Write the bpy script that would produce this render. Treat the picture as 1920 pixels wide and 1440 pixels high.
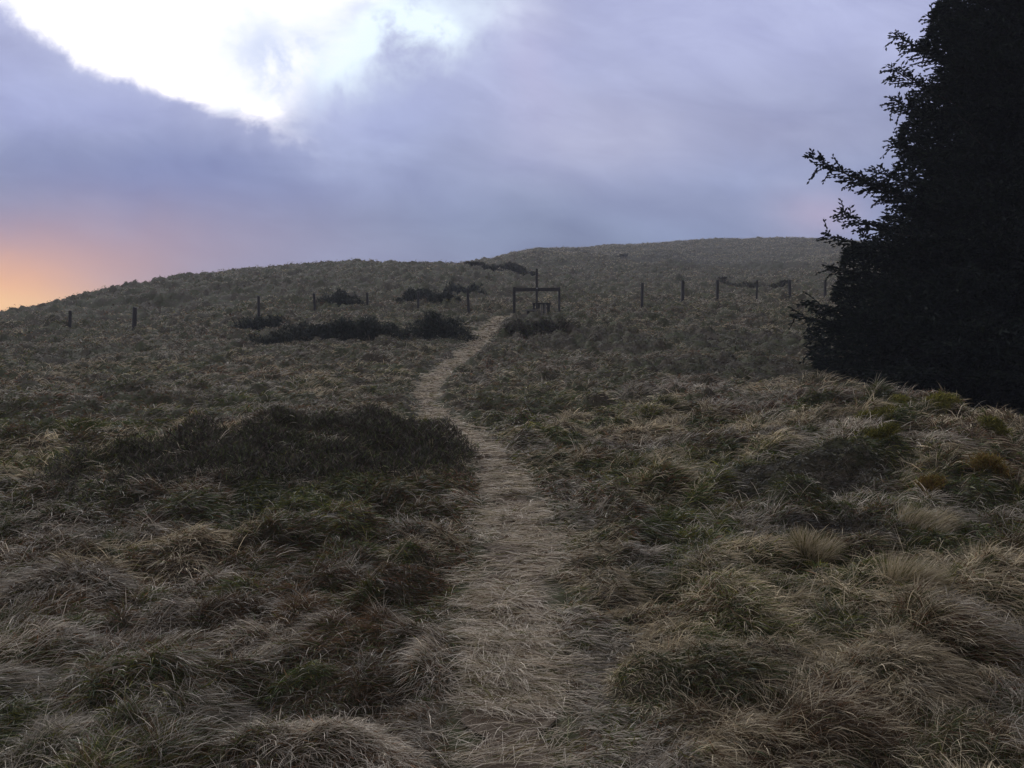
import bpy, math, random
import numpy as np
from mathutils import Vector

scene = bpy.context.scene
for o in list(bpy.data.objects):
    bpy.data.objects.remove(o, do_unlink=True)
C = scene.collection
R = np.random.default_rng(11)
random.seed(5)
F = 1567.0                                   # focal length in pixels of the 1920 px wide photograph
EYE = 1.6

# ------------------------------------------------------------------ camera
cam_d = bpy.data.cameras.new('camera')
cam_d.sensor_width = 36.0
cam_d.lens = 36.0 * F / 1920.0
cam_d.clip_start = 0.05
cam_d.clip_end = 9000
cam = bpy.data.objects.new('camera', cam_d)
C.objects.link(cam)
cam.location = (0, 0, 0)
cam.rotation_euler = (math.pi / 2, 0, 0)
scene.camera = cam

# ------------------------------------------------------------------ exposure and sampling
scene.render.engine = 'CYCLES'
scene.view_settings.view_transform = 'Standard'
scene.view_settings.look = 'None'
scene.view_settings.exposure = 0.0
scene.view_settings.gamma = 1.0
cy = scene.cycles
cy.max_bounces = 6
cy.diffuse_bounces = 3
cy.glossy_bounces = 2
cy.transmission_bounces = 3
cy.transparent_max_bounces = 4
cy.volume_bounces = 1
cy.caustics_reflective = False
cy.caustics_refractive = False
cy.use_denoising = True
cy.denoiser = 'OPENIMAGEDENOISE'
cy.sample_clamp_indirect = 4.0
SUN_AZ, SUN_EL = math.radians(-22), math.radians(20)

# ------------------------------------------------------------------ sun behind the cloud gap
ld = bpy.data.lights.new('sun', 'SUN')
ld.energy = 0.7
ld.angle = math.radians(16)
ld.color = (1.0, 0.965, 0.91)
sun = bpy.data.objects.new('sun', ld)
C.objects.link(sun)
sdir = Vector((math.sin(SUN_AZ) * math.cos(SUN_EL), math.cos(SUN_AZ) * math.cos(SUN_EL), math.sin(SUN_EL)))
sun.rotation_euler = sdir.to_track_quat('Z', 'Y').to_euler()
sun.location = sdir * 60

# ------------------------------------------------------------------ sky: dusk cloud deck
class NT:
    """small helper for wiring shader nodes"""
    def __init__(s, tree):
        s.t = tree
        s.n = tree.nodes
        s.l = tree.links
    def new(s, k, **kw):
        n = s.n.new(k)
        for a, b in kw.items():
            setattr(n, a, b)
        return n
    def put(s, sock, v):
        if isinstance(v, bpy.types.NodeSocket):
            s.l.new(v, sock)
        else:
            sock.default_value = v
    def m(s, op, a, b=None, c=None, clamp=False):
        n = s.new('ShaderNodeMath', operation=op, use_clamp=clamp)
        s.put(n.inputs[0], a)
        if b is not None: s.put(n.inputs[1], b)
        if c is not None: s.put(n.inputs[2], c)
        return n.outputs[0]
    def ss(s, v, lo, hi, a=0.0, b=1.0):
        n = s.new('ShaderNodeMapRange', interpolation_type='SMOOTHSTEP')
        s.put(n.inputs['Value'], v)
        for k, x in (('From Min', lo), ('From Max', hi), ('To Min', a), ('To Max', b)):
            s.put(n.inputs[k], x)
        return n.outputs[0]
    def mix(s, f, a, b, mode='MIX'):
        n = s.new('ShaderNodeMix', data_type='RGBA', blend_type=mode)
        n.clamp_factor = True
        s.put(n.inputs[0], f)
        s.put(n.inputs[6], a)
        s.put(n.inputs[7], b)
        return n.outputs[2]
    def noise(s, vec, scale, detail=5, rough=0.55, dist=0.0, seed=0.0):
        n = s.new('ShaderNodeTexNoise', noise_dimensions='4D')
        s.put(n.inputs['Vector'], vec)
        s.put(n.inputs['W'], seed)
        n.inputs['Scale'].default_value = scale
        n.inputs['Detail'].default_value = detail
        n.inputs['Roughness'].default_value = rough
        n.inputs['Distortion'].default_value = dist
        return n.outputs['Fac']
    def comb(s, x, y, z=0.0):
        n = s.new('ShaderNodeCombineXYZ')
        for i, v in enumerate((x, y, z)):
            s.put(n.inputs[i], v)
        return n.outputs[0]

world = bpy.data.worlds.new('World')
scene.world = world
world.use_nodes = True
W = NT(world.node_tree)
W.n.clear()
out = W.new('ShaderNodeOutputWorld')
bg = W.new('ShaderNodeBackground')
bg.inputs['Strength'].default_value = 1.1
W.l.new(bg.outputs[0], out.inputs['Surface'])
tc = W.new('ShaderNodeTexCoord')
sep = W.new('ShaderNodeSeparateXYZ')
W.l.new(tc.outputs['Generated'], sep.inputs[0])
dx, dy, dz = sep.outputs
dyc = W.m('MAXIMUM', dy, 0.12)
U = W.m('DIVIDE', dx, dyc)                   # tangent coordinates about due north
V = W.m('DIVIDE', dz, dyc)
uv = W.comb(U, V)
uvs = W.comb(W.m('MULTIPLY', U, 0.55), W.m('ADD', V, W.m('MULTIPLY', U, 0.18)))
n_big = W.noise(uvs, 4.2, 3, 0.5, 0.6, 1.7)
n_mid = W.noise(uvs, 10.0, 6, 0.55, 0.5, 4.1)
n_soft = W.noise(uv, 2.3, 2, 0.4, 0.3, 9.3)
n_edge = W.noise(uv, 12.0, 7, 0.62, 0.3, 2.2)
def c3(r, g, b): return (r, g, b, 1.0)
def px(u, v): return ((u - 960) / F, (720 - v) / F)
def gauss(u, v, su, sv, warp=0.04):
    a, b = px(u, v)
    x = W.m('DIVIDE', W.m('SUBTRACT', W.m('ADD', U, W.m('MULTIPLY', W.m('SUBTRACT', n_mid, 0.5), warp * 2)), a), su / F)
    y = W.m('DIVIDE', W.m('SUBTRACT', W.m('ADD', V, W.m('MULTIPLY', W.m('SUBTRACT', n_edge, 0.5), warp)), b), sv / F)
    q = W.m('ADD', W.m('MULTIPLY', x, x), W.m('MULTIPLY', y, y))
    return W.m('POWER', 2.71828, W.m('MULTIPLY', q, -1.0))
# clouds: slate blue low down, lavender higher up
low, high = c3(0.215, 0.27, 0.44), c3(0.40, 0.43, 0.66)
col = W.mix(W.ss(V, 0.10, 0.44), low, high)
# soft mottling of the deck
fac = W.m('ADD', W.m('MULTIPLY', W.m('SUBTRACT', n_big, 0.5), 0.9), W.m('MULTIPLY', W.m('SUBTRACT', n_mid, 0.5), 0.35))
fac = W.m('ADD', 1.0, fac)
col = W.mix(1.0, col, W.comb(fac, fac, fac), 'MULTIPLY')
col = W.mix(W.m('MULTIPLY', W.ss(n_soft, 0.45, 0.70), 0.35), col, c3(0.375, 0.37, 0.50))
SKY_BLOBS = [  # u, v, su, sv, colour, amount
    (1130, 250, 210, 90, c3(0.50, 0.505, 0.68), 0.6),
    (1250, 60, 420, 110, c3(0.42, 0.45, 0.69), 0.6),
    (1000, 130, 60, 130, c3(0.46, 0.45, 0.66), 0.5),
    (1480, 250, 200, 50, c3(0.31, 0.325, 0.50), 0.5),
    (1290, 385, 240, 40, c3(0.24, 0.275, 0.44), 0.65),
    (950, 20, 60, 40, c3(0.80, 0.84, 1.0), 0.5),
    (1540, 405, 90, 50, c3(0.50, 0.41, 0.56), 0.6),
    (330, 330, 330, 90, c3(0.195, 0.24, 0.47), 0.8),
    (150, 200, 260, 60, c3(0.40, 0.44, 0.72), 0.6),
    (700, 230, 150, 90, c3(0.46, 0.52, 0.80), 0.6),
    (820, 430, 330, 50, c3(0.22, 0.28, 0.44), 0.5),
]
for u, v, su, sv, cc, am in SKY_BLOBS:
    col = W.mix(W.m('MULTIPLY', gauss(u, v, su, sv), am), col, cc)
stre = W.noise(W.comb(W.m('MULTIPLY', U, 2.2), W.m('ADD', W.m('MULTIPLY', V, 6.0), W.m('MULTIPLY', U, 1.0))), 3.0, 6, 0.6, 0.8, 6.6)
fac = W.m('ADD', 0.70, W.m('MULTIPLY', stre, 0.60))
col = W.mix(1.0, col, W.comb(fac, fac, W.m('ADD', 0.80, W.m('MULTIPLY', stre, 0.40))), 'MULTIPLY')
# sunset at the left end of the skyline
col = W.mix(W.m('MULTIPLY', gauss(60, 470, 520, 95, 0.02), 0.75), col, c3(0.46, 0.31, 0.38))
col = W.mix(W.m('MULTIPLY', gauss(-60, 540, 280, 75, 0.02), 0.95), col, c3(1.00, 0.50, 0.25))
col = W.mix(W.m('MULTIPLY', gauss(-60, 580, 240, 38, 0.01), 0.9), col, c3(1.30, 0.74, 0.26))
# the bright gap: a crisp lower edge falling to the right, a soft upper-right side
ne = W.m('SUBTRACT', n_edge, 0.5)
s1 = W.m('ADD', W.m('SUBTRACT', W.m('SUBTRACT', V, W.m('MULTIPLY', W.m('MAXIMUM', W.m('SUBTRACT', -0.52, U), 0.0), 0.35)), W.m('SUBTRACT', 0.176, W.m('MULTIPLY', U, 0.40))), W.m('ADD', W.m('MULTIPLY', ne, 0.085), W.m('MULTIPLY', W.m('SUBTRACT', n_mid, 0.5), 0.07)))
s2 = W.m('SUBTRACT', W.m('ADD', (572 - 960) / F, W.m('MULTIPLY', W.m('MAXIMUM', W.m('SUBTRACT', V, 560 / F), 0.0), 0.75)), U)
s2 = W.m('ADD', s2, W.m('MULTIPLY', W.m('SUBTRACT', n_mid, 0.5), 0.16))
s2 = W.m('ADD', s2, W.m('MULTIPLY', ne, 0.05))
m1 = W.ss(s1, -0.010, 0.032)
m2 = W.ss(s2, -0.035, 0.045)
gap = W.m('MULTIPLY', m1, m2)
glow = W.m('MULTIPLY', W.m('MULTIPLY', W.ss(s1, -0.05, 0.06), W.ss(s2, -0.13, 0.08)), 0.55)
sky = W.new('ShaderNodeTexSky', sky_type='NISHITA', sun_disc=False)
sky.sun_elevation = SUN_EL
sky.sun_rotation = SUN_AZ
sky.altitude = 300
sk = W.new('ShaderNodeVectorMath', operation='SCALE')
W.l.new(sky.outputs[0], sk.inputs[0])
sk.inputs['Scale'].default_value = 0.05
bright = W.mix(1.0, sk.outputs[0], c3(0.80, 0.84, 0.90), 'ADD')
veil = W.m('MULTIPLY', gauss(500, 80, 95, 65, 0.14), 0.70)
veil = W.m('ADD', veil, W.m('MULTIPLY', gauss(610, 195, 75, 45, 0.04), 0.6))
veil = W.m('ADD', veil, W.m('MULTIPLY', W.m('MULTIPLY', W.ss(n_edge, 0.40, 0.62), W.ss(s2, 0.16, 0.03)), 0.40), clamp=True)
core = W.m('MULTIPLY', W.m('MULTIPLY', W.ss(s2, 0.06, 0.20), W.ss(s1, 0.02, 0.06)), W.m('SUBTRACT', 1.0, W.m('MULTIPLY', veil, 3.5), clamp=True))
bs = W.m('ADD', 1.0, W.m('MULTIPLY', core, 2.0))
bright = W.mix(1.0, bright, W.comb(bs, bs, bs), 'MULTIPLY')
lim = W.new('ShaderNodeVectorMath', operation='MINIMUM')
W.l.new(bright, lim.inputs[0])
lim.inputs[1].default_value = (1.25, 1.25, 1.25)
bright = W.mix(W.ss(veil, 0.05, 0.2), bright, lim.outputs[0])
bright = W.mix(veil, bright, c3(0.58, 0.66, 0.88))
col = W.mix(glow, col, c3(0.62, 0.66, 0.90))
thin = W.m('ADD', gauss(760, 40, 140, 66, 0.10), W.m('MULTIPLY', gauss(620, 110, 90, 60, 0.10), 0.8))
thin = W.m('MULTIPLY', W.m('MULTIPLY', thin, W.ss(n_edge, 0.26, 0.54)), 1.25, clamp=True)
col = W.mix(thin, col, c3(0.86, 0.98, 1.08))
col = W.mix(gap, col, bright)
# the rest of the dome, dimmer behind
back = W.mix(W.ss(dz, 0.0, 0.9), c3(0.09, 0.09, 0.12), c3(0.38, 0.38, 0.45))
col = W.mix(W.ss(dy, 0.15, 0.50), back, col)
col = W.mix(W.ss(dz, -0.12, 0.0), c3(0.05, 0.05, 0.05), col)
W.l.new(col, bg.inputs['Color'])

# ------------------------------------------------------------------ numpy noise
def _h(i, j, s):
    n = (i.astype(np.int64) * 374761393 + j.astype(np.int64) * 668265263 + s * 2147483647) & 0xffffffff
    n = ((n ^ (n >> 13)) * 1274126177) & 0xffffffff
    n = ((n ^ (n >> 16)) * 2246822519) & 0xffffffff
    return ((n ^ (n >> 15)) & 0xffffff) / float(0xffffff)
def vnoise(x, y, s=0):
    i, j = np.floor(x), np.floor(y)
    fx, fy = x - i, y - j
    fx = fx * fx * (3 - 2 * fx)
    fy = fy * fy * (3 - 2 * fy)
    a, b = _h(i, j, s), _h(i + 1, j, s)
    c, d = _h(i, j + 1, s), _h(i + 1, j + 1, s)
    return a + (b - a) * fx + (c - a) * fy + (a - b - c + d) * fx * fy
def fbm(x, y, s=0, o=4):
    t, a, w = 0, 1.0, 0
    for k in range(o):
        t = t + a * vnoise(x * 2 ** k + 17.3 * k, y * 2 ** k - 9.1 * k, s + k)
        w += a
        a *= 0.5
    return t / w
def sst(x, a, b):
    t = np.clip((x - a) / (b - a), 0, 1)
    return t * t * (3 - 2 * t)

# ------------------------------------------------------------------ the lie of the land
COLS = {  # photograph column -> (distance, photograph row) pairs
    -500: [(3.1, 1440), (4.4, 1200), (6.5, 1000), (10, 850), (15, 770), (22, 712), (30, 685), (38, 672), (50, 690), (70, 740), (120, 790)],
    0: [(3.1, 1440), (4.4, 1200), (6.5, 1000), (10, 850), (15, 762), (22, 694), (30, 648), (38, 616), (47, 592), (60, 606), (90, 670), (150, 740)],
    200: [(3.1, 1440), (4.4, 1200), (6.5, 1000), (10, 848), (15, 758), (22, 690), (30, 645), (38, 612), (48, 570), (57, 545), (70, 556), (100, 620), (160, 700)],
    400: [(3.1, 1440), (4.4, 1200), (6.5, 1000), (10, 846), (15, 755), (22, 686), (30, 640), (38, 603), (50, 550), (65, 513), (80, 522), (110, 570), (160, 640)],
    660: [(3.1, 1440), (4.4, 1200), (6.5, 1000), (10, 846), (15, 752), (22, 680), (30, 630), (37, 588), (50, 543), (65, 508), (76, 494), (92, 502), (130, 545), (180, 590)],
    850: [(3.1, 1440), (4.4, 1200), (6.5, 1000), (8.5, 905), (12, 812), (16, 752), (22, 690), (28, 643), (34, 603), (37.5, 588), (50, 547), (65, 514), (78, 498), (90, 505), (120, 520), (160, 515), (220, 540)],
    960: [(3.1, 1440), (4.4, 1200), (6.5, 1000), (8.5, 902), (12, 810), (16, 750), (22, 688), (28, 640), (34, 599), (37.5, 585), (50, 552), (65, 522), (78, 513), (92, 505), (115, 493), (150, 478), (200, 490)],
    1100: [(3.1, 1440), (4.4, 1200), (6.5, 996), (8.5, 898), (12, 802), (16, 742), (22, 678), (28, 632), (34, 594), (38, 579), (50, 552), (65, 531), (80, 512), (105, 494), (135, 475), (165, 465), (220, 480)],
    1250: [(3.1, 1440), (4.4, 1195), (6.5, 988), (8.5, 885), (12, 790), (16, 728), (22, 668), (30, 615), (38, 575), (52, 545), (70, 526), (84, 508), (92, 494), (105, 497), (135, 478), (170, 456), (220, 470)],
    1400: [(3.1, 1440), (4.4, 1190), (6.5, 978), (8.5, 868), (12, 785), (16, 730), (22, 668), (30, 610), (40, 566), (56, 540), (75, 522), (95, 508), (120, 502), (145, 476), (175, 449), (225, 460)],
    1550: [(3.1, 1440), (4.4, 1185), (6.5, 965), (8.5, 840), (11, 775), (13, 738), (16, 738), (22, 680), (30, 615), (42, 560), (60, 530), (80, 508), (110, 484), (175, 452), (225, 462)],
    1750: [(3.1, 1440), (4.4, 1180), (6.5, 955), (8.5, 825), (11.5, 772), (14, 790), (18, 775), (25, 690), (40, 580), (60, 530), (100, 490), (175, 458), (225, 470)],
    1920: [(3.1, 1440), (4.4, 1180), (6.5, 960), (8.5, 840), (11, 812), (14, 830), (18, 785), (25, 715), (40, 590), (60, 535), (100, 492), (175, 462), (225, 475)],
    2400: [(3.1, 1440), (4.4, 1180), (6.5, 970), (8.5, 870), (11, 815), (14, 825), (18, 815), (25, 740), (40, 600), (60, 540), (100, 495), (175, 470), (225, 480)],
}
cp, cg = [], []
for u, rows in COLS.items():
    k = (u - 960) / F
    th = math.atan(k)
    for Y, v in rows:
        r = Y * math.hypot(1, k)
        z = (720 - v) / F * Y
        cp.append((th * 2.0, math.log(r)))
        cg.append((z + EYE) / r)
cp, cg = np.array(cp), np.array(cg)
def tps(d2): return 0.5 * d2 * np.log(d2 + 1e-12)
N = len(cp)
D2 = ((cp[:, None, :] - cp[None, :, :]) ** 2).sum(-1)
A = np.zeros((N + 3, N + 3))
A[:N, :N] = tps(D2) + np.eye(N) * 1e-4
A[:N, N] = 1; A[:N, N + 1:] = cp
A[N, :N] = 1; A[N + 1:, :N] = cp.T
sol = np.linalg.solve(A, np.concatenate([cg, [0, 0, 0]]))
TH0, TH1, LR0, LR1, NT_, NR_ = -0.80, 0.80, math.log(2.0), math.log(230.0), 260, 420
gt, gl = np.meshgrid(np.linspace(TH0, TH1, NT_), np.linspace(LR0, LR1, NR_), indexing='ij')
GG = np.zeros(gt.size)
P = np.stack([gt.ravel() * 2.0, gl.ravel()], 1)
for a in range(0, len(P), 20000):
    q = P[a:a + 20000]
    GG[a:a + 20000] = tps(((q[:, None, :] - cp[None]) ** 2).sum(-1)) @ sol[:N] + sol[N] + q @ sol[N + 1:]
GG = GG.reshape(NT_, NR_)
def cubic(p0, p1, p2, p3, t):
    return p1 + 0.5 * t * (p2 - p0 + t * (2 * p0 - 5 * p1 + 4 * p2 - p3 + t * (3 * (p1 - p2) + p3 - p0)))
def gfun(th, lr):
    a = np.clip((th - TH0) / (TH1 - TH0) * (NT_ - 1), 0, NT_ - 1.001)
    b = np.clip((lr - LR0) / (LR1 - LR0) * (NR_ - 1), 0, NR_ - 1.001)
    i, j = a.astype(int), b.astype(int)
    fa, fb = a - i, b - j
    rows = []
    for di in (-1, 0, 1, 2):
        ii = np.clip(i + di, 0, NT_ - 1)
        rows.append(cubic(*[GG[ii, np.clip(j + dj, 0, NR_ - 1)] for dj in (-1, 0, 1, 2)], fb))
    return cubic(*rows, fa)
def base_h(x, y):
    x, y = np.asarray(x, float), np.asarray(y, float)
    r = np.hypot(x, y) + 1e-6
    th = np.arctan2(x, y)
    g = gfun(th, np.log(np.clip(r, 2.0, 230.0)))
    g = g + (0.03 - g) * sst(np.abs(th), 0.85, 1.8)
    rr = np.clip(r, 0, 230.0)
    z = -EYE + rr * g
    z = z - np.clip(r - 230.0, 0, None) * 0.16 * sst(r, 200, 420)   # beyond the crests the land falls away
    z = np.where(r > 230, np.maximum(z, np.minimum(-18.0, z * 0 - 18.0)), z)
    # the heather mound to the left of the path
    mx, my = (x + 2.25) * 0.80 + (y - 9.2) * 0.60, -(x + 2.25) * 0.60 + (y - 9.2) * 0.80
    m = np.exp(-((mx / 2.1) ** 2 + (my / 1.2) ** 2) ** 1.3)
    z = z + 0.30 * m
    return z
def cast(u, v, ymin=2.6, ymax=235.0):
    """where the sight line through a photograph pixel first meets the land"""
    ys = np.exp(np.linspace(math.log(ymin), math.log(ymax), 3000))
    xs = (u - 960) / F * ys
    d = (720 - v) / F * ys - base_h(xs, ys)
    k = np.argmax(d <= 0)
    if d[k] > 0: k = len(ys) - 1
    return float(xs[k]), float(ys[k]), float(base_h(xs[k:k + 1], ys[k:k + 1])[0])
def at_depth(u, Y):
    x = (u - 960) / F * Y
    return x, Y, float(base_h(np.array([x]), np.array([Y]))[0])

# the trodden line: photograph row -> left and right edge
PATH = [(1700, 820, 1150), (1440, 850, 1090), (1300, 838, 1062), (1200, 852, 1045), (1100, 868, 1050), (1000, 886, 1052), (950, 896, 1030),
        (915, 902, 1004), (883, 896, 978), (844, 864, 950), (815, 828, 916), (790, 796, 868), (768, 780, 830), (743, 778, 815),
        (712, 787, 827), (685, 816, 862), (659, 856, 893), (633, 882, 916), (606, 903, 938), (597, 918, 941)]
pc, pw = [], []
for v, a, b in PATH:
    if v > 1440:
        x, y = (0.5 * (a + b) - 960) / F * 1.6, 1.6
        w = 0.30
    else:
        x, y, z = cast(0.5 * (a + b), v)
        w = (b - a) / 2 / F * y
    pc.append((x, y)); pw.append(w)
pc.append((pc[-1][0] + 0.25, pc[-1][1] + 2.2)); pw.append(0.35)
pc.insert(0, (0.05, -6.0)); pw.insert(0, 0.35)
pc, pw = np.array(pc), np.array(pw)
seg = np.concatenate([[0], np.cumsum(np.hypot(*np.diff(pc, axis=0).T))])
sN = np.linspace(0, seg[-1], 700)
pcx = np.interp(sN, seg, pc[:, 0]); pcy = np.interp(sN, seg, pc[:, 1]); pwd = np.interp(sN, seg, pw)
ker = np.hanning(25); ker /= ker.sum()
def smooth(a):
    return np.convolve(np.pad(a, 12, mode='edge'), ker, mode='valid')
pcx, pcy, pwd = smooth(pcx), smooth(pcy), smooth(pwd)
def path_d(x, y):
    """signed side distance to the path centre in half widths (big when far)"""
    x, y = np.asarray(x, float), np.asarray(y, float)
    res = np.full(x.shape, 99.0); sd = np.zeros(x.shape)
    near = (y < pcy.max() + 2.0) & (np.abs(x) < 8)
    idx = np.nonzero(near.ravel())[0]
    xr, yr = x.ravel()[idx], y.ravel()[idx]
    o = np.full(len(idx), 99.0); so = np.zeros(len(idx))
    for a in range(0, len(idx), 40000):
        dxx = xr[a:a + 40000, None] - pcx[None]
        dyy = yr[a:a + 40000, None] - pcy[None]
        k = np.argmin(dxx * dxx + dyy * dyy, 1)
        ar = np.arange(len(k))
        o[a:a + 40000] = np.hypot(dxx[ar, k], dyy[ar, k]) / pwd[k]
        so[a:a + 40000] = dxx[ar, k]
    rf = res.ravel(); rf[idx] = o
    sf = sd.ravel(); sf[idx] = so
    return rf.reshape(x.shape), sf.reshape(x.shape)

# tussocks: jittered cells; each has a centre, a radius, a height and a character
def hummock(x, y, cell, amp, s):
    i0, j0 = np.floor(x / cell), np.floor(y / cell)
    best = np.zeros(x.shape)
    bx, by, bid = np.zeros(x.shape), np.zeros(x.shape), np.zeros(x.shape)
    for di in (-1, 0, 1):
        for dj in (-1, 0, 1):
            i, j = i0 + di, j0 + dj
            cx = (i + 0.15 + 0.7 * _h(i, j, s)) * cell
            cyy = (j + 0.15 + 0.7 * _h(i, j, s + 1)) * cell
            rad = cell * (0.55 + 0.40 * _h(i, j, s + 2))
            ht = amp * (0.25 + 0.75 * _h(i, j, s + 3) ** 1.3)
            ang = _h(i, j, s + 4) * 3.14
            ca, sa = np.cos(ang), np.sin(ang)
            ux, uy = x - cx, y - cyy
            e = ((ux * ca + uy * sa) / 1.25) ** 2 + ((-ux * sa + uy * ca) / 0.85) ** 2
            d = np.clip(1 - e / rad ** 2, 0, 1)
            hh = ht * d ** 0.8
            b = hh > best
            best = np.where(b, hh, best)
            bx = np.where(b, ux / rad, bx); by = np.where(b, uy / rad, by)
            bid = np.where(b, _h(i, j, s + 5), bid)
    return best, bx, by, bid
def land(x, y, full=False):
    r = np.hypot(x, y)
    pd, ps = path_d(x, y)
    off = sst(pd, 0.75, 2.1)
    wx = x + 0.22 * (fbm(x * 1.4, y * 1.4, 31, 3) - 0.5) * 1.6
    wy = y + 0.22 * (fbm(x * 1.4, y * 1.4, 41, 3) - 0.5) * 2
    h1, bx, by, bid = hummock(wx, wy, 0.50, 0.25, 100)
    h2, cx2, cy2, cid = hummock(wx + 3.3, wy - 1.7, 0.24, 0.13, 200)
    amp = (0.6 + 0.9 * fbm(x * 0.35, y * 0.35, 5, 2)) * off * (1 + 0.7 * sst(r, 14, 40))
    rough = (fbm(x * 0.22, y * 0.22, 61, 3) - 0.5) * 0.5 * sst(r, 6, 30) * off + (fbm(x * 0.75, y * 0.75, 62, 2) - 0.5) * 0.7 * sst(r, 34, 55) + (np.abs(fbm(x * 0.045, y * 0.028, 63, 3) - 0.5) - 0.07) * 5.0 * sst(r, 80, 105) * (1 - 0.75 * sst(r, 125, 160))
    z = base_h(x, y) + amp * (h1 + h2 - 0.12) - 0.08 * sst(r, 15, 35) + rough - (1 - sst(pd, 0.5, 1.7)) * (0.06 - 0.10 * (fbm(x * 3.0, y * 7.0, 71, 3) - 0.5))
    if full:
        use2 = h2 * 1.4 > h1
        return z, np.where(use2, cx2, bx), np.where(use2, cy2, by), np.where(use2, cid, bid), amp * (h1 + h2), pd, ps
    return z

# ------------------------------------------------------------------ object helpers
def link(name, me, mat=None, parent=None):
    o = bpy.data.objects.new(name, me)
    C.objects.link(o)
    if mat and me is not None: me.materials.append(mat)
    if parent: o.parent = parent
    return o
def tag(o, label=None, cat=None, group=None, kind=None):
    if label: o['label'] = label
    if cat: o['category'] = cat
    if group: o['group'] = group
    if kind: o['kind'] = kind
    return o
def tri_mesh(name, verts, faces, colors=None, smooth_=False):
    """verts (n,3), faces (m,k) with k = 3 or 4"""
    me = bpy.data.meshes.new(name)
    k = faces.shape[1]
    me.vertices.add(len(verts))
    me.vertices.foreach_set('co', np.ascontiguousarray(verts, dtype=np.float32).ravel())
    me.loops.add(faces.size)
    me.loops.foreach_set('vertex_index', np.ascontiguousarray(faces, dtype=np.int32).ravel())
    me.polygons.add(len(faces))
    me.polygons.foreach_set('loop_start', np.arange(0, faces.size, k, dtype=np.int32))
    if smooth_:
        me.polygons.foreach_set('use_smooth', np.ones(len(faces), bool))
    if colors is not None:
        at = me.attributes.new('tint', 'FLOAT_COLOR', 'POINT')
        c = np.ones((len(verts), 4), np.float32)
        c[:, :3] = colors
        at.data.foreach_set('color', c.ravel())
    me.update(calc_edges=True)
    return me
def nrm(a):
    return a / (np.linalg.norm(a, axis=-1, keepdims=True) + 1e-9)
def blades(root, d0, d1, L, w, K, rng):
    """bent tapering strips; returns vertices, triangles and blade index per vertex"""
    n = len(root)
    t = np.linspace(0, 1, K + 1)
    p1 = root + d0 * (L * 0.5)[:, None]
    p2 = p1 + d1 * (L * 0.5)[:, None]
    pts = [((1 - s) ** 2) * root + 2 * s * (1 - s) * p1 + s * s * p2 for s in t]
    side = nrm(np.cross(d0 + d1, nrm(rng.normal(size=(n, 3)))))
    V_ = np.zeros((n, 2 * K + 1, 3), np.float32)
    for k in range(K):
        ww = (w * (0.75 + 0.5 * t[k]) * (1 - 0.55 * t[k] ** 2) * 0.5)[:, None]
        V_[:, 2 * k] = pts[k] - side * ww
        V_[:, 2 * k + 1] = pts[k] + side * ww
    V_[:, 2 * K] = pts[K]
    f = []
    for k in range(K - 1):
        f += [(2 * k, 2 * k + 1, 2 * k + 3), (2 * k, 2 * k + 3, 2 * k + 2)]
    f.append((2 * K - 2, 2 * K - 1, 2 * K))
    f = np.array(f)
    Fc = (np.arange(n)[:, None, None] * (2 * K + 1) + f[None]).reshape(-1, 3)
    return V_.reshape(-1, 3), Fc, np.repeat(np.arange(n), 2 * K + 1)
def join(parts):
    vs, fs, cs, o = [], [], [], 0
    for v, f, c in parts:
        vs.append(v); fs.append(f + o); cs.append(c); o += len(v)
    return np.concatenate(vs), np.concatenate(fs), np.concatenate(cs)

# ------------------------------------------------------------------ materials
def mat_new(name):
    m = bpy.data.materials.new(name)
    m.use_nodes = True
    t = NT(m.node_tree)
    t.n.clear()
    return m, t, t.new('ShaderNodeOutputMaterial')
def blade_mat(name, trans=0.25, rough=0.6, spec=0.25):
    m, t, o = mat_new(name)
    a = t.new('ShaderNodeAttribute', attribute_name='tint')
    p = t.new('ShaderNodeBsdfPrincipled')
    t.l.new(a.outputs['Color'], p.inputs['Base Color'])
    p.inputs['Roughness'].default_value = rough
    p.inputs['Specular IOR Level'].default_value = spec
    tr = t.new('ShaderNodeBsdfTranslucent')
    t.l.new(a.outputs['Color'], tr.inputs['Color'])
    mx = t.new('ShaderNodeMixShader')
    mx.inputs[0].default_value = trans
    t.l.new(p.outputs[0], mx.inputs[1]); t.l.new(tr.outputs[0], mx.inputs[2])
    t.l.new(mx.outputs[0], o.inputs['Surface'])
    return m
M_GRASS = blade_mat('dry grass', 0.28, 0.55, 0.3)
M_LEAF = blade_mat('dark foliage', 0.08, 0.7, 0.15)
M_MOSS = blade_mat('moss', 0.15, 0.9, 0.1)
def soil_mat(name, a, b, c, scale):
    m, t, o = mat_new(name)
    g = t.new('ShaderNodeTexCoord')
    n1 = t.noise(g.outputs['Object'], scale, 6, 0.6, 0.4, 1.0)
    n2 = t.noise(g.outputs['Object'], scale * 9, 5, 0.65, 0.2, 3.0)
    cc = t.mix(t.ss(n1, 0.38, 0.62), a, b)
    cc = t.mix(t.ss(n2, 0.45, 0.70), cc, c)
    p = t.new('ShaderNodeBsdfPrincipled')
    t.put(p.inputs['Base Color'], cc)
    p.inputs['Roughness'].default_value = 0.95
    p.inputs['Specular IOR Level'].default_value = 0.1
    b_ = t.new('ShaderNodeBump')
    b_.inputs['Strength'].default_value = 0.6
    b_.inputs['Distance'].default_value = 0.05
    t.put(b_.inputs['Height'], n2)
    t.l.new(b_.outputs[0], p.inputs['Normal'])
    t.l.new(p.outputs[0], o.inputs['Surface'])
    return m
M_SOIL = soil_mat('matted turf', c3(0.050, 0.040, 0.026), c3(0.045, 0.048, 0.020), c3(0.09, 0.072, 0.05), 1.3)
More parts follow.
